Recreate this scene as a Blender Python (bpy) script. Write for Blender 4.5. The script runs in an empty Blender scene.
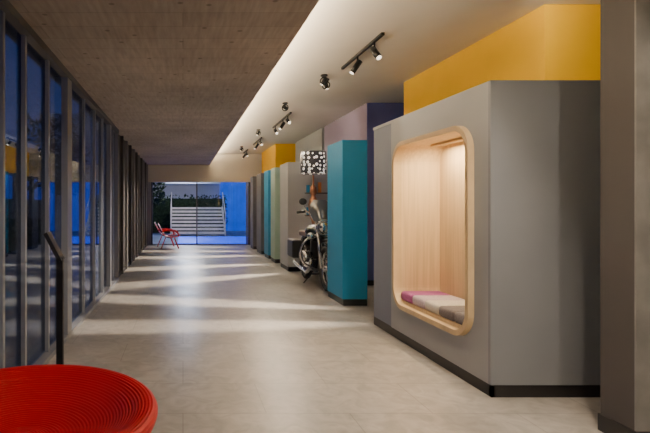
import bpy, bmesh, math, random
from mathutils import Vector, Matrix
random.seed(4)
S=bpy.context.scene
COL=S.collection

# ---------------- materials ----------------
def mat(name,col,rough=0.6,var=0.08,scale=6.0,metal=0.0,bump=0.0,emis=None,es=0.0,stretch=(1,1,1),spec=0.5):
    m=bpy.data.materials.new(name); m.use_nodes=True
    nt=m.node_tree; b=nt.nodes['Principled BSDF']
    tc=nt.nodes.new('ShaderNodeTexCoord'); mp=nt.nodes.new('ShaderNodeMapping')
    mp.inputs['Scale'].default_value=stretch
    nz=nt.nodes.new('ShaderNodeTexNoise'); nz.inputs['Scale'].default_value=scale; nz.inputs['Detail'].default_value=5
    nt.links.new(tc.outputs['Object'],mp.inputs['Vector']); nt.links.new(mp.outputs[0],nz.inputs['Vector'])
    cr=nt.nodes.new('ShaderNodeValToRGB')
    cr.color_ramp.elements[0].position=0.3; cr.color_ramp.elements[1].position=0.7
    cr.color_ramp.elements[0].color=tuple(c*(1-var) for c in col)+(1,)
    cr.color_ramp.elements[1].color=tuple(min(1,c*(1+var)) for c in col)+(1,)
    nt.links.new(nz.outputs['Fac'],cr.inputs['Fac']); nt.links.new(cr.outputs['Color'],b.inputs['Base Color'])
    b.inputs['Roughness'].default_value=rough; b.inputs['Metallic'].default_value=metal
    b.inputs['Specular IOR Level'].default_value=spec
    if bump:
        bp=nt.nodes.new('ShaderNodeBump'); bp.inputs['Strength'].default_value=bump; bp.inputs['Distance'].default_value=0.01
        nt.links.new(nz.outputs['Fac'],bp.inputs['Height']); nt.links.new(bp.outputs[0],b.inputs['Normal'])
    if emis:
        b.inputs['Emission Color'].default_value=emis+(1,); b.inputs['Emission Strength'].default_value=es
    return m

def concrete_mat():
    m=mat('board_formed_concrete',(0.43,0.375,0.33),0.75,0.20,1.1,bump=0.0,stretch=(1,.5,1))
    nt=m.node_tree; b=nt.nodes['Principled BSDF']
    base=b.inputs['Base Color'].links[0].from_socket
    tc=nt.nodes.new('ShaderNodeTexCoord')
    mp=nt.nodes.new('ShaderNodeMapping'); mp.inputs['Scale'].default_value=(26,3,1)
    n2=nt.nodes.new('ShaderNodeTexNoise'); n2.inputs['Scale'].default_value=1.0; n2.inputs['Detail'].default_value=6
    nt.links.new(tc.outputs['Object'],mp.inputs[0]); nt.links.new(mp.outputs[0],n2.inputs['Vector'])
    r2=nt.nodes.new('ShaderNodeValToRGB'); r2.color_ramp.elements[0].position=.3; r2.color_ramp.elements[1].position=.7
    r2.color_ramp.elements[0].color=(.80,.80,.80,1); r2.color_ramp.elements[1].color=(1.08,1.08,1.08,1)
    nt.links.new(n2.outputs['Fac'],r2.inputs[0])
    mx=nt.nodes.new('ShaderNodeMixRGB'); mx.blend_type='MULTIPLY'; mx.inputs[0].default_value=1
    nt.links.new(base,mx.inputs[1]); nt.links.new(r2.outputs[0],mx.inputs[2])
    bk=nt.nodes.new('ShaderNodeTexBrick'); bk.inputs['Scale'].default_value=1.0
    nt.links.new(tc.outputs['Object'],bk.inputs['Vector'])
    bk.inputs['Color1'].default_value=(1,1,1,1); bk.inputs['Color2'].default_value=(.88,.88,.88,1); bk.inputs['Mortar'].default_value=(.75,.75,.75,1)
    bk.inputs['Mortar Size'].default_value=0.006; bk.inputs['Brick Width'].default_value=2.4; bk.inputs['Row Height'].default_value=0.3
    mx2=nt.nodes.new('ShaderNodeMixRGB'); mx2.blend_type='MULTIPLY'; mx2.inputs[0].default_value=1
    nt.links.new(mx.outputs[0],mx2.inputs[1]); nt.links.new(bk.outputs['Color'],mx2.inputs[2])
    vo=nt.nodes.new('ShaderNodeTexVoronoi'); vo.inputs['Scale'].default_value=2.2
    vo.voronoi_dimensions='2D'
    nt.links.new(tc.outputs['Object'],vo.inputs['Vector'])
    r3=nt.nodes.new('ShaderNodeValToRGB'); r3.color_ramp.elements[0].position=.03; r3.color_ramp.elements[1].position=.06
    r3.color_ramp.elements[0].color=(.35,.33,.32,1); r3.color_ramp.elements[1].color=(1,1,1,1)
    nt.links.new(vo.outputs['Distance'],r3.inputs[0])
    mx3=nt.nodes.new('ShaderNodeMixRGB'); mx3.blend_type='MULTIPLY'; mx3.inputs[0].default_value=.7
    nt.links.new(mx2.outputs[0],mx3.inputs[1]); nt.links.new(r3.outputs[0],mx3.inputs[2])
    nt.links.new(mx3.outputs[0],b.inputs['Base Color'])
    return m

def floor_mat():
    m=mat('stone_tile',(0.445,0.425,0.40),0.30,0.16,1.6,stretch=(1,1,1))
    nt=m.node_tree; b=nt.nodes['Principled BSDF']
    base=b.inputs['Base Color'].links[0].from_socket
    tc=nt.nodes.new('ShaderNodeTexCoord')
    n2=nt.nodes.new('ShaderNodeTexNoise'); n2.inputs['Scale'].default_value=6; n2.inputs['Detail'].default_value=9; n2.inputs['Distortion'].default_value=1.5
    nt.links.new(tc.outputs['Object'],n2.inputs['Vector'])
    r=nt.nodes.new('ShaderNodeValToRGB'); r.color_ramp.elements[0].position=.32; r.color_ramp.elements[1].position=.66
    r.color_ramp.elements[0].color=(.76,.76,.76,1); r.color_ramp.elements[1].color=(1.07,1.07,1.07,1)
    nt.links.new(n2.outputs['Fac'],r.inputs[0])
    r4=nt.nodes.new('ShaderNodeMapRange'); r4.inputs['To Min'].default_value=.26; r4.inputs['To Max'].default_value=.42
    nt.links.new(n2.outputs['Fac'],r4.inputs['Value']); nt.links.new(r4.outputs[0],b.inputs['Roughness'])
    mx=nt.nodes.new('ShaderNodeMixRGB'); mx.blend_type='MULTIPLY'; mx.inputs[0].default_value=1
    nt.links.new(base,mx.inputs[1]); nt.links.new(r.outputs[0],mx.inputs[2])
    bk=nt.nodes.new('ShaderNodeTexBrick'); bk.inputs['Scale'].default_value=1.0; bk.offset=0.5
    bk.inputs['Color1'].default_value=(1,1,1,1); bk.inputs['Color2'].default_value=(.93,.93,.93,1); bk.inputs['Mortar'].default_value=(.68,.68,.68,1)
    bk.inputs['Mortar Size'].default_value=0.004; bk.inputs['Brick Width'].default_value=1.2; bk.inputs['Row Height'].default_value=0.6
    nt.links.new(tc.outputs['Object'],bk.inputs['Vector'])
    mx2=nt.nodes.new('ShaderNodeMixRGB'); mx2.blend_type='MULTIPLY'; mx2.inputs[0].default_value=1
    nt.links.new(mx.outputs[0],mx2.inputs[1]); nt.links.new(bk.outputs['Color'],mx2.inputs[2])
    nt.links.new(mx2.outputs[0],b.inputs['Base Color'])
    return m

def glass_mat():
    m=bpy.data.materials.new('window_glass'); m.use_nodes=True; nt=m.node_tree
    nt.nodes.clear()
    o=nt.nodes.new('ShaderNodeOutputMaterial'); t=nt.nodes.new('ShaderNodeBsdfTransparent'); g=nt.nodes.new('ShaderNodeBsdfGlossy')
    t.inputs[0].default_value=(.84,.89,.94,1); g.inputs['Roughness'].default_value=0.0; g.inputs[0].default_value=(.75,.82,.92,1)
    fr=nt.nodes.new('ShaderNodeFresnel'); fr.inputs[0].default_value=1.5
    ma=nt.nodes.new('ShaderNodeMath'); ma.operation='MULTIPLY_ADD'; ma.inputs[1].default_value=.85; ma.inputs[2].default_value=0.03; ma.use_clamp=True
    mx=nt.nodes.new('ShaderNodeMixShader')
    nt.links.new(fr.outputs[0],ma.inputs[0]); nt.links.new(ma.outputs[0],mx.inputs[0])
    nt.links.new(t.outputs[0],mx.inputs[1]); nt.links.new(g.outputs[0],mx.inputs[2]); nt.links.new(mx.outputs[0],o.inputs[0])
    return m

def polka_mat():
    m=mat('polka_dot_shade',(0.9,0.88,0.82),0.6,0.03,3,emis=(1,.9,.75),es=.6)
    nt=m.node_tree; b=nt.nodes['Principled BSDF']
    tc=nt.nodes.new('ShaderNodeTexCoord'); vo=nt.nodes.new('ShaderNodeTexVoronoi'); vo.inputs['Scale'].default_value=12; vo.inputs['Randomness'].default_value=.5
    nt.links.new(tc.outputs['Object'],vo.inputs['Vector'])
    r=nt.nodes.new('ShaderNodeValToRGB'); r.color_ramp.interpolation='CONSTANT'
    r.color_ramp.elements[0].color=(.9,.87,.8,1); r.color_ramp.elements[1].position=.40; r.color_ramp.elements[1].color=(.01,.01,.012,1)
    nt.links.new(vo.outputs['Distance'],r.inputs[0]); nt.links.new(r.outputs[0],b.inputs['Base Color'])
    nt.links.new(r.outputs[0],b.inputs['Emission Color'])
    return m

M=dict(
 concrete=concrete_mat(), floor=floor_mat(),
 white=mat('white_ceiling_plaster',(0.76,0.72,0.66),0.9,0.02,3),
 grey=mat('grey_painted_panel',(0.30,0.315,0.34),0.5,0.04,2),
 grey_shaded=mat('grey_panel_shaded_face',(0.20,0.215,0.245),0.5,0.04,2),  # same booth grey, darkened in colour for its less lit end face
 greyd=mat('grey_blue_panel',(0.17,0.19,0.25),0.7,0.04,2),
 yellow=mat('yellow_paint',(0.95,0.55,0.004),0.7,0.03,2),
 mauve=mat('mauve_paint',(0.29,0.24,0.35),0.7,0.03,2),
 indigo=mat('indigo_paint',(0.09,0.10,0.32),0.7,0.04,2),
 teal=mat('teal_paint',(0.002,0.19,0.40),0.6,0.04,2),
 mint=mat('mint_paint',(0.34,0.48,0.42),0.7,0.03,2),
 pale=mat('pale_grey_paint',(0.46,0.48,0.51),0.7,0.03,2),
 black=mat('black_skirting',(0.014,0.013,0.014),0.5,0.1,4),
 blk=mat('black_metal',(0.012,0.012,0.013),0.4,0.1,4),
 alu=mat('aluminium_frame',(0.30,0.32,0.36),0.4,0.05,4,metal=0.3),
 dark=mat('dark_grey_panel',(0.11,0.11,0.12),0.6,0.08,3),
 darkwall=mat('charcoal_wall',(0.08,0.08,0.085),0.7,0.05,3),
 finp=mat('grey_fin_paint',(0.26,0.26,0.27),0.7,0.05,3),
 pillar=mat('brown_grey_plaster',(0.055,0.050,0.050),0.75,0.06,2),
 pillarf=mat('grey_concrete_plaster',(0.20,0.20,0.20),0.8,0.18,5,bump=.3),
 wood=mat('oak_panel',(0.66,0.50,0.31),0.45,0.13,1.0,stretch=(40,40,1.2)),
 woodf=mat('bent_oak_frame',(0.60,0.45,0.26),0.45,0.12,1.0,stretch=(5,5,5)),
 red=mat('red_polyethylene',(0.50,0.004,0.010),0.42,0.03,3),
 magenta=mat('magenta_fabric',(0.30,0.08,0.26),0.95,0.2,60,bump=.4),
 lilac=mat('lilac_fabric',(0.50,0.43,0.52),0.95,0.15,60,bump=.4),
 cream=mat('cream_fabric',(0.58,0.56,0.54),0.95,0.12,60,bump=.4),
 felt=mat('grey_felt',(0.14,0.13,0.15),0.95,0.2,60,bump=.4),
 glass=glass_mat(), polka=polka_mat(),
 hedge=mat('hedge_leaves',(0.02,0.045,0.02),0.9,0.6,9,bump=1),
 bark=mat('tree_bark',(0.04,0.03,0.02),0.9,0.3,9,bump=1),
 step=mat('white_stone_steps',(0.68,0.66,0.62),0.7,0.1,5),
 facade=mat('white_render_facade',(0.6,0.6,0.66),0.8,0.06,1.5),
 lit=mat('blue_lit_glazing',(0.03,0.08,0.4),0.3,0.3,1.5,emis=(.02,.12,.9),es=.7),
 pool=mat('pool_water',(0.005,0.06,0.6),0.35,0.2,3,emis=(.003,.07,.9),es=1.5,spec=.2),  # emission puts the blue shine into the water itself
 pave=mat('courtyard_paving',(0.14,0.19,0.32),0.6,0.2,2),
 chrome=mat('chrome',(0.6,0.6,0.6),0.2,0.02,3,metal=1),
 rubber=mat('tyre_rubber',(0.02,0.02,0.02),0.85,0.1,20),
 tank=mat('dark_green_enamel',(0.03,0.04,0.035),0.25,0.05,5),
 leather=mat('brown_leather',(0.10,0.05,0.03),0.5,0.15,12),
 copper=mat('copper',(0.36,0.17,0.10),0.4,0.05,5,metal=.8),
 orange=mat('orange_paint',(0.7,0.28,0.08),0.5,0.05,5),
 perspex=mat('smoked_windscreen',(0.10,0.11,0.13),0.1,0.05,5),
 lens=mat('lamp_lens',(1,.9,.75),0.4,0.01,3,emis=(1,.85,.65),es=3),
)

# ---------------- geometry helpers ----------------
def new(name,me,m=None,parent=None,smooth=False):
    o=bpy.data.objects.new(name,me); COL.objects.link(o)
    if m is not None: me.materials.append(M[m] if isinstance(m,str) else m)
    if parent: o.parent=parent
    if smooth:
        for p in me.polygons: p.use_smooth=True
    return o
def empty(name,loc=(0,0,0)):
    e=bpy.data.objects.new(name,None); COL.objects.link(e); e.empty_display_size=.1
    return e
def box(name,x0,x1,y0,y1,z0,z1,m,parent=None,bev=0.0):
    bm=bmesh.new(); bmesh.ops.create_cube(bm,size=1)
    for v in bm.verts:
        v.co=Vector(((x0+x1)/2+v.co.x*(x1-x0),(y0+y1)/2+v.co.y*(y1-y0),(z0+z1)/2+v.co.z*(z1-z0)))
    if bev: bmesh.ops.bevel(bm,geom=bm.edges[:],offset=bev,segments=3,affect='EDGES',profile=.5)
    me=bpy.data.meshes.new(name); bm.to_mesh(me); bm.free()
    return new(name,me,m,parent,smooth=False)
def cyl(name,p0,p1,r,m,parent=None,r2=None,seg=20,caps=True):
    p0=Vector(p0);p1=Vector(p1);d=p1-p0
    bm=bmesh.new(); bmesh.ops.create_cone(bm,cap_ends=caps,segments=seg,radius1=r,radius2=r if r2 is None else r2,depth=d.length)
    R=d.to_track_quat('Z','Y').to_matrix().to_4x4(); T=Matrix.Translation((p0+p1)/2)
    bmesh.ops.transform(bm,matrix=T@R,verts=bm.verts)
    me=bpy.data.meshes.new(name); bm.to_mesh(me); bm.free()
    o=new(name,me,m,parent)
    for p in me.polygons: p.use_smooth=len(p.vertices)==4
    return o
def ball(name,c,s,m,parent=None):
    bm=bmesh.new(); bmesh.ops.create_uvsphere(bm,u_segments=24,v_segments=14,radius=1)
    for v in bm.verts: v.co=Vector((c[0]+v.co.x*s[0],c[1]+v.co.y*s[1],c[2]+v.co.z*s[2]))
    me=bpy.data.meshes.new(name); bm.to_mesh(me); bm.free()
    return new(name,me,m,parent,True)
def torus(name,c,R,r,axis,m,parent=None,seg=40,rs=10):
    bm=bmesh.new(); rings=[]
    q=Vector((0,0,1)).rotation_difference(Vector(axis)).to_matrix()
    for i in range(seg):
        a=2*math.pi*i/seg; ring=[]
        for j in range(rs):
            b=2*math.pi*j/rs
            v=Vector(((R+r*math.cos(b))*math.cos(a),(R+r*math.cos(b))*math.sin(a),r*math.sin(b)))
            ring.append(bm.verts.new(q@v+Vector(c)))
        rings.append(ring)
    for i in range(seg):
        for j in range(rs):
            bm.faces.new((rings[i][j],rings[(i+1)%seg][j],rings[(i+1)%seg][(j+1)%rs],rings[i][(j+1)%rs]))
    me=bpy.data.meshes.new(name); bm.to_mesh(me); bm.free()
    return new(name,me,m,parent,True)
def tube(name,pts,r,m,parent=None):
    cu=bpy.data.curves.new(name,'CURVE'); cu.dimensions='3D'; cu.bevel_depth=r; cu.bevel_resolution=3
    sp=cu.splines.new('BEZIER'); sp.bezier_points.add(len(pts)-1)
    for i,p in enumerate(pts):
        bp=sp.bezier_points[i]; bp.co=p; bp.handle_left_type=bp.handle_right_type='AUTO'
    cu.use_fill_caps=True; cu.resolution_u=8
    o=bpy.data.objects.new(name+'_c',cu); COL.objects.link(o)
    dg=bpy.context.evaluated_depsgraph_get(); me=bpy.data.meshes.new_from_object(o.evaluated_get(dg))
    bpy.data.objects.remove(o); me.name=name; me.materials.clear()
    return new(name,me,m,parent,True)
def lathe(name,prof,c,m,parent=None,seg=96,tilt=None):
    bm=bmesh.new(); rings=[]
    for r,z in prof:
        if r<1e-4: rings.append([bm.verts.new((0,0,z))])
        else: rings.append([bm.verts.new((r*math.cos(2*math.pi*i/seg),r*math.sin(2*math.pi*i/seg),z)) for i in range(seg)])
    for a,b in zip(rings,rings[1:]):
        for i in range(seg):
            j=(i+1)%seg
            if len(a)==1 and len(b)==1: continue
            if len(a)==1: bm.faces.new((a[0],b[j],b[i]))
            elif len(b)==1: bm.faces.new((a[i],a[j],b[0]))
            else: bm.faces.new((a[i],a[j],b[j],b[i]))
    bmesh.ops.recalc_face_normals(bm,faces=bm.faces[:])
    if tilt is not None: bmesh.ops.transform(bm,matrix=tilt,verts=bm.verts)
    bmesh.ops.translate(bm,vec=c,verts=bm.verts)
    me=bpy.data.meshes.new(name); bm.to_mesh(me); bm.free()
    return new(name,me,m,parent,True)
def rrect(y0,y1,z0,z1,r,n=10):
    pts=[]
    for cy,cz,a0 in((y1-r,z1-r,0),(y0+r,z1-r,90),(y0+r,z0+r,180),(y1-r,z0+r,270)):
        for i in range(n+1):
            a=math.radians(a0+90*i/n); pts.append((cy+r*math.cos(a),cz+r*math.sin(a)))
    return pts
def strip(name,loops,m,parent=None,close_loops=False,cap_last=False):
    bm=bmesh.new(); L=[[bm.verts.new(p) for p in lp] for lp in loops]; n=len(L[0])
    pairs=list(zip(L,L[1:]))
    if close_loops: pairs.append((L[-1],L[0]))
    for a,b in pairs:
        for i in range(n): bm.faces.new((a[i],a[(i+1)%n],b[(i+1)%n],b[i]))
    if cap_last: bm.faces.new(L[-1])
    bmesh.ops.recalc_face_normals(bm,faces=bm.faces[:])
    me=bpy.data.meshes.new(name); bm.to_mesh(me); bm.free()
    return new(name,me,m,parent)

# ---------------- shell ----------------
XL=-1.3; XC=1.0; XB=2.39; XU=3.42; ZC=3.0; ZU=3.4; YE=18.75; YB=-2.5; XR=5.2
box('floor',XL-.25,XR,YB,YE+.2,-0.12,0,'floor')
box('ceiling_concrete',XL-.25,XC,YB,YE,ZC,ZC+.08,'concrete')
box('ceiling_white',.45,XR,YB,YE,ZU,ZU+.12,'white')
box('ceiling_cove_upstand',.45,.5,YB,YE,ZC+.08,ZU,'white')
box('wall_right',XR,XR+.15,YB,YE+.2,0,ZU+.12,'darkwall')
box('wall_back',XL-.25,XR,YB-.15,YB,0,ZU+.12,'pale')

wl=empty('window_1')
box('sill_track',XL-.12,XL+.02,YB,10.0,0,.05,'alu',wl)
box('head_track',XL-.12,XL+.02,YB,10.0,ZC-.07,ZC,'dark',wl)
posts=[-1.5,-.2,1.1,2.4,3.05,3.70,4.22,4.95,5.70,6.75,7.55,8.3,8.95,9.6]
for i,y in enumerate(posts):
    w=.05; x1=XL-.025
    if i==8: w=.22; x1=XL+.01
    if i==12: w=.14; x1=XL+.01
    box('mullion_%d'%i,XL-.06,x1,y-w/2,y+w/2,.05,ZC-.07,'alu',wl)
    if i in(5,6,7,9,11): box('door_stile_%d'%i,XL-.11,XL-.07,y+.06,y+.12,.05,ZC-.07,'dark',wl)
box('glass_pane',XL-.066,XL-.061,YB,9.95,.05,ZC-.07,'glass',wl)
box('wall_left',XL-.25,XL-.06,10.0,YE,0,ZC,'dark')
fn=empty('trim_1')
yy=10.0;i=0
while yy<YE-.2:
    box('fin_%d'%i,XL-.06,XL-.0,yy,yy+.10,0,ZC,'finp' if i%2==0 else 'darkwall',fn); yy+=.85; i+=1
box('baseboard_left',XL-.059,XL-.03,10.1,YE,0,.08,'black')

box('wall_end_header',XL-.25,XR,YE,YE+.2,2.36,ZU+.12,'white')
box('wall_end',2.45,XR,YE,YE+.2,0,2.36,'darkwall')
box('wall_end_left',XL-.25,XL+.10,YE,YE+.2,0,2.36,'pale')
dr=empty('door_1')
for i,x in enumerate((-1.17,.52,2.40)):
    box('jamb_%d'%i,x-.025,x+.025,YE+.04,YE+.12,0,2.36,'dark',dr)
box('sill',-1.17,2.40,YE+.04,YE+.12,0,.03,'dark',dr)
box('pane',.55,2.37,YE+.07,YE+.08,.03,2.36,'glass',dr)

# ---------------- seating booth ----------------
bt=empty('seating_niche_booth')
YN,YF,ZT=3.885,6.29,2.47
Y2=5.74
box('panel_front',XB,XR-.02,YN,YN+.03,.10,ZT,'grey_shaded',bt)
box('panel_top',XB,XR-.02,YN+.03,YF,ZT-.03,ZT,'grey',bt)
box('panel_rear',XB+.05,XR-.02,YF-.03,YF,.10,ZT-.03,'grey',bt)
n0,n1,z0,z1=4.14,5.57,.41,2.15
inner=rrect(n0,n1,z0,z1,.20)
bm=bmesh.new()
o=[bm.verts.new((XB,y,z)) for y,z in((YN+.03,.10),(Y2,.10),(Y2,ZT-.03),(YN+.03,ZT-.03))]
iv=[bm.verts.new((XB,y,z)) for y,z in inner]
ed=[bm.edges.new((o[i],o[(i+1)%4])) for i in range(4)]+[bm.edges.new((iv[i],iv[(i+1)%len(iv)])) for i in range(len(iv))]
bmesh.ops.triangle_fill(bm,edges=ed,use_beauty=True)
me=bpy.data.meshes.new('panel_side'); bm.to_mesh(me); bm.free(); new('panel_side',me,'grey',bt)
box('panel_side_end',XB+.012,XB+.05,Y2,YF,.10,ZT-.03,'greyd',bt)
box('skirting_side',XB+.012,XB+.04,YN+.012,YF,0,.10,'black',bt)
box('skirting_front',XB+.012,XR-.02,YN+.012,YN+.04,0,.10,'black',bt)
DP=XB+.47
strip('niche_liner',[[(XB,y,z) for y,z in inner],[(DP,y,z) for y,z in inner]],'wood',bt,cap_last=True)
oi=rrect(n0+.012,n1-.012,z0+.012,z1-.012,.19); oo=rrect(n0-.035,n1+.035,z0-.035,z1+.035,.235)
strip('niche_frame',[[(XB+.04,y,z) for y,z in oi],[(XB-.05,y,z) for y,z in oi],[(XB-.05,y,z) for y,z in oo],[(XB+.001,y,z) for y,z in oo]],'woodf',bt)
box('seat_board',XB+.02,DP-.001,n0+.07,n1-.07,z0+.001,z0+.045,'wood',bt)
cols=['magenta','lilac','cream','felt','felt']
cy=n1-.04; cw=(n1-n0-.08)/5
for i,c in enumerate(cols):
    cs=box('seat_cushion_%d'%i,XB+.012,DP-.02,cy-cw+.005,cy-.003,z0+.045,z0+.145,c,bt,bev=.03)
    for p in cs.data.polygons:p.use_smooth=True
    cy-=cw

def vol(name,x0,y0,y1,z0,z1,m,front=None,base=True,x1=XR-.02):
    e=empty(name)
    box('body',x0,x1,y0,y1,(.10 if base and z0==0 else z0),z1,m,e)
    if front: box('front_panel',x0,x1,y0-.012,y0,(.10 if base and z0==0 else z0),z1,front,e)
    if base and z0==0: box('skirting',x0+.012,x1-.0,y0+.012,y1,0,.10,'black',e)
    return e
vol('yellow_bulkhead',XU,4.73,7.74,ZT+.001,ZU-.002,'yellow')
vol('mauve_room_block',XU,9.3,12.1,0,ZU-.002,'mauve',front='indigo')
vol('pale_bulkhead',XU,12.3,15.2,0,ZU-.002,'pale')
vol('yellow_bulkhead',XU-.55,15.5,18.2,ZT+.001,ZU-.002,'yellow')
vol('teal_display_booth',2.37,7.43,8.2,0,2.466,'teal',x1=2.74)
pb=vol('pale_display_booth',2.37,11.3,12.2,0,2.47,'pale',x1=3.35)
for k,z in enumerate((.75,1.25,1.75)):
    box('shelf_%d'%k,2.75,3.25,11.18,11.3,z,z+.03,'dark',pb)
    for j in range(3): box('book_%d_%d'%(k,j),2.78+j*.13,2.84+j*.13,11.2,11.28,z+.03,z+.2+.03*j,['teal','cream','orange'][j],pb)
vol('mint_display_booth',2.37,12.9,13.5,0,2.47,'mint',x1=3.3)
vol('teal_display_booth',2.37,13.9,14.6,0,2.47,'teal',x1=3.3)
vol('charcoal_display_booth',2.37,15.2,16.1,0,2.47,'dark',x1=3.3)
vol('charcoal_display_booth',2.37,16.9,17.6,0,2.47,'dark',x1=3.3)

pl=empty('pillar')
box('shaft',2.78,3.6,3.08,3.33,.11,ZU-.001,'pillar',pl)
box('facing',2.781,3.6,3.068,3.08,.11,ZU-.001,'pillarf',pl)
box('plinth',2.77,3.61,3.055,3.34,0,.11,'black',pl)

# ---------------- spun chair ----------------
key=[(0,0.0),(.13,0.0),(.17,.02),(.185,.07),(.17,.13),(.16,.18),(.20,.26),(.30,.40),(.42,.54),(.50,.63),(.525,.67),(.53,.695),(.515,.713),(.48,.712),(.43,.69),(.34,.645),(.22,.60),(.12,.585),(.05,.60),(0,.605)]
prof=[]
def cr_(p0,p1,p2,p3,t):
    return tuple(.5*((2*b)+(-a+c)*t+(2*a-5*b+4*c-d)*t*t+(-a+3*b-3*c+d)*t**3) for a,b,c,d in zip(p0,p1,p2,p3))
for i in range(len(key)-1):
    p0=key[max(i-1,0)];p1=key[i];p2=key[i+1];p3=key[min(i+2,len(key)-1)]
    L=math.dist(p1,p2); n=max(2,int(L/.0035))
    for k in range(n): prof.append(cr_(p0,p1,p2,p3,k/n))
prof.append(key[-1])
s=0;pr=[]
for i,(r,z) in enumerate(prof):
    if i: s+=math.dist(prof[i],prof[i-1])
    a=prof[max(i-1,0)]; b=prof[min(i+1,len(prof)-1)]
    tx,tz=b[0]-a[0],b[1]-a[1]; l=math.hypot(tx,tz) or 1
    k=.0015*math.sin(2*math.pi*s/.014) if r>.03 and i>6 else 0
    pr.append((max(0,r+tz/l*k),z-tx/l*k))
pr[0]=(0,0);pr[-1]=(0,pr[-1][1])
lathe('spun_chair',pr,(-.63,1.95,0),'red',seg=128)

# ---------------- info stand ----------------
st=empty('info_stand')
px,py=-.885,3.6
cyl('foot',(px,py,0),(px,py,.012),.14,'blk',st,seg=40)
box('post',px-.024,px+.024,py-.02,py+.02,.012,1.12,'blk',st,bev=.004)
bm=bmesh.new()
d=Vector((-.105,0,.20)); nrm=Vector((.20,0,.105)).normalized()*.014
base=Vector((px+.010,0,1.10))
vs=[]
for yy_ in(py-.05,py+.06):
    for q in(base-nrm,base+nrm,base+d+nrm,base+d-nrm):
        vs.append(bm.verts.new((q.x,yy_,q.z)))
for f in((0,1,2,3),(7,6,5,4),(0,4,5,1),(1,5,6,2),(2,6,7,3),(3,7,4,0)): bm.faces.new([vs[i] for i in f])
bmesh.ops.recalc_face_normals(bm,faces=bm.faces[:])
me=bpy.data.meshes.new('sign_plate'); bm.to_mesh(me); bm.free(); new('sign_plate',me,'blk',st)

# ---------------- lights & fixtures ----------------
WARM=(1,.81,.61)
def spot(parent,name,loc,target,power,size=50,blend=.6,col=WARM,rad=.03,flat=1.0):
    l=bpy.data.lights.new(name,'SPOT'); l.energy=power; l.spot_size=math.radians(size); l.spot_blend=blend; l.color=col; l.shadow_soft_size=rad
    o=bpy.data.objects.new(name,l); COL.objects.link(o); o.location=loc
    o.rotation_euler=(Vector(target)-Vector(loc)).to_track_quat('-Z','Y').to_euler()
    o.scale=(flat,1,1)
    if parent:o.parent=parent
    return o
def head(parent,i,p,target,power,size=50,blend=.6,L=.13,r=.036,flat=1.0):
    p=Vector(p); d=(Vector(target)-p).normalized()
    cyl('stem_%d'%i,(p.x,p.y,ZU-.03),(p.x,p.y,p.z),.010,'blk',parent,seg=10)
    cyl('head_%d'%i,p-d*.05,p+d*L,r,'blk',parent,seg=20)
    cyl('lens_%d'%i,p+d*(L+.0005),p+d*(L+.002),r*.8,'lens',parent,seg=20)
    cyl('yoke_%d'%i,p-Vector((0,.05,0)),p+Vector((0,.05,0)),.008,'blk',parent,seg=8)
    spot(parent,'lamp_%d'%i,p+d*(L+.02),target,power,size,blend,flat=flat,rad=(.08 if flat<1 else .03))
def track(x,y0,y1,heads):
    e=empty('track_light')
    box('rail',x-.018,x+.018,y0,y1,ZU-.03,ZU,'blk',e)
    for i,h in enumerate(heads):
        y,t,pw,sz=h[:4]; head(e,i,(x,y,ZU-.13),t,pw,sz,flat=(h[4] if len(h)>4 else 1.0),blend=(.6 if len(h)>4 else .6))
F=.11  # squashes the beams added to lay light bands across the floor
track(2.2,5.5,6.9,[(5.75,(2.7,3.9,1.0),60,60),(6.3,(-.1,6.2,0),850,88,F)])
track(2.2,10.2,12.2,[(10.5,(2.5,7.4,1.6),100,50),(11.0,(-.1,9.8,0),1500,88,F),(11.9,(2.6,9.0,1.2),190,50)])
track(2.2,14.0,15.6,[(14.2,(2.6,11.3,1.3),170,50),(14.8,(-.1,14.4,0),1600,88,F)])
track(2.2,17.0,18.2,[(17.3,(2.6,15.2,1.3),120,50),(17.8,(-.1,17.8,0),1000,88,F)])
track(2.2,-.6,2.6,[(-.2,(.3,1.8,0),150,90),(1.0,(2.5,4.9,.2),130,60),(2.2,(.7,4.0,0),230,95)])  # unseen track added around the camera for fill and floor bounce
def ringlamp(x,y,t,pw,sz,flat=1.0):
    e=empty('ceiling_spotlight')
    cyl('canopy',(x,y,ZU-.02),(x,y,ZU),.05,'blk',e)
    head(e,0,(x,y,ZU-.09),t,pw,sz,L=.06,r=.03,flat=flat)
    torus('ring',(x,y,ZU-.09),.055,.009,(0,1,.3),'blk',e,24,8)
ringlamp(2.06,7.3,(-.1,7.8,0),1150,88,F)
ringlamp(2.16,7.55,(2.6,7.4,1.8),30,50)
ringlamp(1.9,9.3,(3.4,10.5,2.7),60,60)
ringlamp(1.9,12.6,(-.1,12.0,0),1500,88,F)
ringlamp(1.9,16.2,(-.1,16.2,0),1200,88,F)
ringlamp(3.0,4.0,(3.9,4.9,2.9),26,100)

def area(name,loc,rot,sx,sy,power,col,parent=None):
    l=bpy.data.lights.new(name,'AREA'); l.shape='RECTANGLE'; l.size=sx; l.size_y=sy; l.energy=power; l.color=col
    o=bpy.data.objects.new(name,l); COL.objects.link(o); o.location=loc; o.rotation_euler=rot
    if parent:o.parent=parent
    return o
cv=empty('cove_light')
for i in range(4):
    a=-2+i*5.1
    area('led_%d'%i,(.90,a+2.6,ZC+.11),(math.radians(180),0,0),.08,5.0,215,(1,.80,.53),cv)
    box('led_profile_%d'%i,.86,.94,a+.1,a+5.1,ZC+.08,ZC+.10,'alu',cv)
nl=empty('niche_light')
area('led',(XB+.30,(n0+n1)/2,z1-.03),(0,0,0),.05,1.0,32,(1,.74,.42),nl)
box('led_profile',XB+.27,XB+.33,n0+.2,n1-.2,z1-.025,z1-.002,'woodf',nl)

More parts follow.
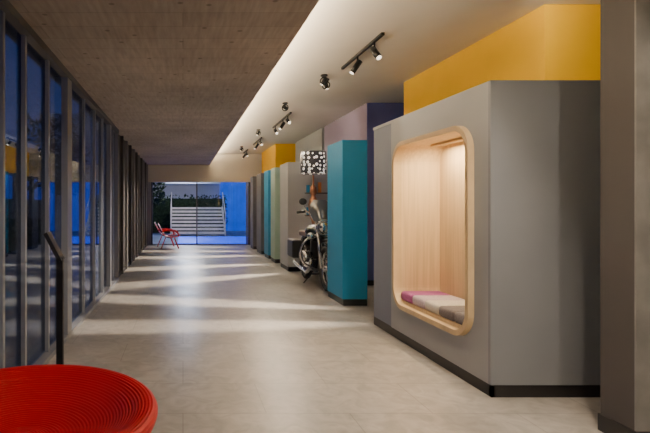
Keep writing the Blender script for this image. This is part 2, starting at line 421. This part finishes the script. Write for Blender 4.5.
# ---------------- motorcycle ----------------
mc=empty('motorcycle'); X=2.50
for nm,y,R in(('front_wheel',8.75,.31),('rear_wheel',10.1,.31)):
    torus(nm+'_tyre',(X,y,R+.05),R-.0,.05,(1,0,0),'rubber',mc)
    torus(nm+'_rim',(X,y,R+.05),R-.05,.018,(1,0,0),'chrome',mc)
    cyl(nm+'_hub',(X-.06,y,R+.05),(X+.06,y,R+.05),.05,'chrome',mc)
    for k in range(12):
        a=k*math.pi/6; cyl(nm+'_spoke_%d'%k,(X,y,R+.05),(X,y+math.cos(a)*(R-.05),R+.05+math.sin(a)*(R-.05)),.004,'chrome',mc,seg=6)
for sx in(-.09,.09):
    cyl('fork_%d'%(sx>0),(X+sx,8.75,.36),(X+sx,9.05,1.08),.024,'chrome',mc)
    cyl('shock_%d'%(sx>0),(X+sx,10.1,.36),(X+sx,9.9,.78),.025,'blk',mc)
    tube('exhaust_%d'%(sx>0),[(X+sx,9.35,.5),(X+sx*1.8,9.25,.3),(X+sx*1.9,9.6,.25),(X+sx*1.9,10.3,.3)],.032,'chrome',mc)
torus('headlamp_bezel',(X,8.90,1.0),.12,.014,(0,1,0),'chrome',mc,28,8)
ball('headlamp',(X,8.97,1.0),(.12,.09,.12),'chrome',mc)
tube('handlebar',[(X-.36,9.2,1.24),(X-.24,9.12,1.26),(X-.08,9.06,1.09),(X+.08,9.06,1.09),(X+.24,9.12,1.26),(X+.36,9.2,1.24)],.016,'chrome',mc)
# windscreen
bm=bmesh.new(); rows=[]
for j,(w_,y_,z_) in enumerate(((.14,8.93,1.10),(.19,8.98,1.22),(.18,9.04,1.36),(.10,9.09,1.45))):
    rows.append([bm.verts.new((X+w_*t,y_+.10*t*t,z_)) for t in(-1,-.5,0,.5,1)])
for a,b in zip(rows,rows[1:]):
    for i in range(4): bm.faces.new((a[i],a[i+1],b[i+1],b[i]))
me=bpy.data.meshes.new('windscreen'); bm.to_mesh(me); bm.free(); new('windscreen',me,'perspex',mc,True)
for sx in(-1,1):
    cyl('grip_%d'%(sx>0),(X+sx*.25,9.13,1.26),(X+sx*.37,9.21,1.24),.024,'rubber',mc)
    cyl('mirror_stem_%d'%(sx>0),(X+sx*.22,9.12,1.25),(X+sx*.29,9.1,1.38),.008,'chrome',mc,seg=8)
    ball('mirror_%d'%(sx>0),(X+sx*.30,9.1,1.42),(.065,.014,.055),'blk',mc)
    box('pannier_%d'%(sx>0),X+sx*.24-.09,X+sx*.24+.09,9.75,10.2,.42,.74,'blk',mc,bev=.03)
    tube('crash_bar_%d'%(sx>0),[(X+sx*.05,9.15,.85),(X+sx*.28,9.1,.75),(X+sx*.30,9.15,.45),(X+sx*.06,9.25,.3)],.018,'chrome',mc)
    cyl('engine_pot_%d'%(sx>0),(X+sx*.10,9.4,.48),(X+sx*.27,9.36,.50),.09,'chrome',mc)
    for k in range(4): torus('pot_fin_%d_%d'%(sx>0,k),(X+sx*(.13+.035*k),9.39,.49),.095,.008,(1,0,0),'blk',mc,24,6)
    ball('fog_lamp_%d'%(sx>0),(X+sx*.2,8.98,.86),(.06,.05,.06),'chrome',mc)
    cyl('fog_lamp_stem_%d'%(sx>0),(X,9.0,.88),(X+sx*.2,9.0,.87),.010,'chrome',mc,seg=8)
ball('fuel_tank',(X,9.37,.90),(.19,.27,.15),'tank',mc)
box('saddle',X-.13,X+.13,9.6,10.15,.80,.90,'leather',mc,bev=.035)
box('crankcase',X-.16,X+.16,9.25,9.65,.26,.48,'chrome',mc,bev=.04)
cyl('cylinder_barrel',(X,9.43,.46),(X,9.43,.76),.09,'blk',mc)
tube('frame',[(X,9.08,.98),(X,9.18,.5),(X,9.3,.27),(X,9.7,.27),(X,9.95,.6),(X,10.05,.75),(X,9.5,.78),(X,9.08,.98)],.02,'blk',mc)
tube('front_fender',[(X,8.45,.52),(X,8.55,.68),(X,8.75,.76),(X,8.97,.68)],.055,'tank',mc)
tube('rear_fender',[(X,9.85,.68),(X,10.1,.77),(X,10.35,.66),(X,10.45,.48)],.055,'tank',mc)
tube('kickstand',[(X,9.5,.28),(X-.1,9.52,.12),(X-.18,9.55,.01)],.012,'blk',mc)
k=1.10; mc.scale=(k,k,k); mc.location=(X*(1-k),9.6*(1-k),0)

fl=empty('floor_lamp'); lx,ly=2.84,10.9
cyl('base',(lx,ly,0),(lx,ly,.03),.16,'blk',fl,seg=36)
lathe('stem',[(.02,.03),(.02,1.0),(.04,1.15),(.09,1.3),(.11,1.5),(.08,1.62),(.045,1.7),(.08,1.78),(.06,1.88),(.02,1.95),(.02,2.15)],(lx,ly,0),'copper',fl,seg=24)
lathe('shade',[(.268,2.18),(.275,2.42),(.268,2.66),(.262,2.66),(.269,2.42),(.262,2.18),(.268,2.18)],(lx,ly,0),'polka',fl,seg=48)
lathe('shade_diffuser',[(0,2.20),(.262,2.20)],(lx,ly,0),'cream',fl,seg=48)

# ---------------- red lounge chairs ----------------
def lounge(x,y,flip=1):
    e=empty('lounge_chair')
    P=[(-.42,.84),(-.36,.72),(-.25,.50),(-.14,.38),(.02,.35),(.2,.37),(.36,.42)]
    bm=bmesh.new(); rows=[]
    for a,z in P:
        rows.append([bm.verts.new((x+flip*a,y+t*.30,z+.05*abs(t)**2)) for t in(-1,-.5,0,.5,1)])
    for a,b in zip(rows,rows[1:]):
        for i in range(4): bm.faces.new((a[i],a[i+1],b[i+1],b[i]))
    bmesh.ops.solidify(bm,geom=bm.faces[:],thickness=.03)
    me=bpy.data.meshes.new('shell'); bm.to_mesh(me); bm.free(); new('shell',me,'red',e,True)
    for i,(a,b,t) in enumerate(((-.15,-.3,-.22),(-.15,-.3,.22),(.15,.3,-.22),(.15,.3,.22))):
        cyl('leg_%d'%i,(x+flip*b,y+t,0),(x+flip*a,y+t,.37),.014,'red',e,seg=10)
    for t in(-.3,.3): tube('arm_%d'%(t>0),[(x-flip*.28,y+t,.60),(x,y+t,.62),(x+flip*.25,y+t,.56),(x+flip*.3,y+t,.43)],.022,'red',e)
    return e
lounge(-.45,17.3,1); lounge(-.62,18.25,1)

# ---------------- outdoors ----------------
box('courtyard_ground',-30,30,YE+.2,60,-.14,-.02,'pave')
box('terrace_ground',-30,XL-.25,-20,YE+.2,-.14,-.02,'pave')
box('swimming_pool',-.2,6,19.6,23.8,-.019,.0,'pool')
fc=empty('outdoor_staircase')
for k in range(8):
    box('tread_%d'%k,-.6,2.05,24.3+k*.26,24.6+k*.26,.09+k*.17,.19+k*.17,'step',fc)
for k,x in enumerate((-.62,2.05)):
    bm=bmesh.new()
    q=[(24.3,-.02),(24.6,-.02),(26.7,1.25),(26.7,1.42),(26.1,1.38),(24.3,.19)]
    a=[bm.verts.new((x,y,z)) for y,z in q]; b=[bm.verts.new((x+.04,y,z)) for y,z in q]
    bm.faces.new(a); bm.faces.new(b[::-1])
    for i in range(6): bm.faces.new((a[i],b[i],b[(i+1)%6],a[(i+1)%6]))
    bmesh.ops.recalc_face_normals(bm,faces=bm.faces[:])
    me=bpy.data.meshes.new('stringer_%d'%k); bm.to_mesh(me); bm.free(); new('stringer_%d'%k,me,'step',fc)
    tube('handrail_%d'%k,[(x+.02,24.35,1.05),(x+.02,25.2,1.55),(x+.02,26.2,2.15)],.022,'step',fc)
    for j in range(3): cyl('baluster_%d_%d'%(k,j),(x+.02,24.4+j*.85,.15+j*.55),(x+.02,24.4+j*.85,1.08+j*.53),.015,'step',fc,seg=8)
def foliage(name,x0,x1,y0,y1,z0,z1,n,s):
    bm=bmesh.new()
    for i in range(n):
        c=Vector((random.uniform(x0,x1),random.uniform(y0,y1),random.uniform(z0,z1)))
        R=Matrix.Rotation(random.uniform(0,6.28),4,Vector((random.gauss(0,1),random.gauss(0,1),random.gauss(0,1))).normalized())
        q=[c+R@Vector(v)*s*random.uniform(.6,1.3) for v in((-1,0,0),(0,-.4,0),(1,0,0),(0,.4,0))]
        bm.faces.new([bm.verts.new(v) for v in q])
    me=bpy.data.meshes.new(name); bm.to_mesh(me); bm.free(); return me
hd=empty('hedge')
box('core',-3.2,2.3,27.2,27.8,-.02,1.85,'hedge',hd)
new('leaves',foliage('leaves',-3.3,2.4,27.0,27.9,.0,2.05,2500,.10),'hedge',hd)
tr=empty('courtyard_tree')
cyl('trunk',(-1.5,23,-.02),(-1.4,23,2.2),.09,'bark',tr,r2=.05)
new('leaves',foliage('leaves',-2.4,-.85,22.4,23.6,1.5,3.6,1500,.12),'hedge',tr)
bd=empty('neighbouring_building')
box('facade',-8,2.2,30,34,-.02,7,'facade',bd)
box('wing',2.2,9,29.5,34,-.02,6,'lit',bd)
box('canopy',-4,2.2,29.3,30,2.75,2.95,'facade',bd)
for k in range(4): box('window_recess_%d'%k,-3+k*1.3,-2.2+k*1.3,29.97,30,3.1,4.2,'lit',bd)
gw=empty('garden_wall')
box('wall_body',-7.2,-7.0,-6,18,-.02,1.6,'pave',gw)
lh=empty('garden_hedge')
box('core',-6.2,-5.6,-6,22,-.02,.7,'hedge',lh)
new('leaves',foliage('leaves',-6.4,-5.4,-4,20,.0,1.0,5000,.10),'hedge',lh)
nb=empty('villa')
box('villa_body',-16,-11,2,60,-.02,5.6,'dark',nb)
for k in range(16): box('lit_window_%d'%k,-11.0,-10.98,3+k*3.4,5.0+k*3.4,1.9,3.4,'lit',nb)
for k,(x,y) in enumerate(((-4.9,9.5),(-3.8,14.5),(-4.6,19.5),(-4.0,6.2))):
    t=empty('garden_tree')
    cyl('trunk',(x,y,-.02),(x+.1,y+.1,2.3),.07,'bark',t,r2=.04)
    new('leaves',foliage('leaves',x-.8,x+.8,y-.8,y+.8,1.9,4.0,600,.13),'hedge',t)
def pt(name,loc,e,col,r=.25):
    l=bpy.data.lights.new(name,'POINT'); l.energy=e; l.color=col; l.shadow_soft_size=r
    o=bpy.data.objects.new(name,l); COL.objects.link(o); o.location=loc
pt('courtyard_fill',(.2,28.7,3.9),420,(.7,.82,1))  # unseen point light added to brighten the facade
pt('stair_fill',(.6,23.0,3.4),330,(1,.90,.75))  # unseen point light added to brighten the outdoor steps

w=bpy.data.worlds.new('dusk_sky'); S.world=w; w.use_nodes=True; nt=w.node_tree
bg=nt.nodes['Background']; tc=nt.nodes.new('ShaderNodeTexCoord'); sep=nt.nodes.new('ShaderNodeSeparateXYZ'); cr=nt.nodes.new('ShaderNodeValToRGB')
nt.links.new(tc.outputs['Generated'],sep.inputs[0]); nt.links.new(sep.outputs['Z'],cr.inputs[0]); nt.links.new(cr.outputs[0],bg.inputs[0])
cr.color_ramp.elements[0].color=(.08,.17,.50,1); cr.color_ramp.elements[1].color=(.03,.07,.28,1); cr.color_ramp.elements[1].position=.7
bg.inputs[1].default_value=1.1

cd=bpy.data.cameras.new('camera'); cam=bpy.data.objects.new('camera',cd); COL.objects.link(cam)
cam.location=(0,0,1.5); cam.rotation_euler=(math.radians(90),0,0)
cd.sensor_width=36; cd.lens=500/650*36; cd.shift_x=(325-183)/650; cd.shift_y=-(216.5-205)/650
cd.clip_start=.05
S.camera=cam
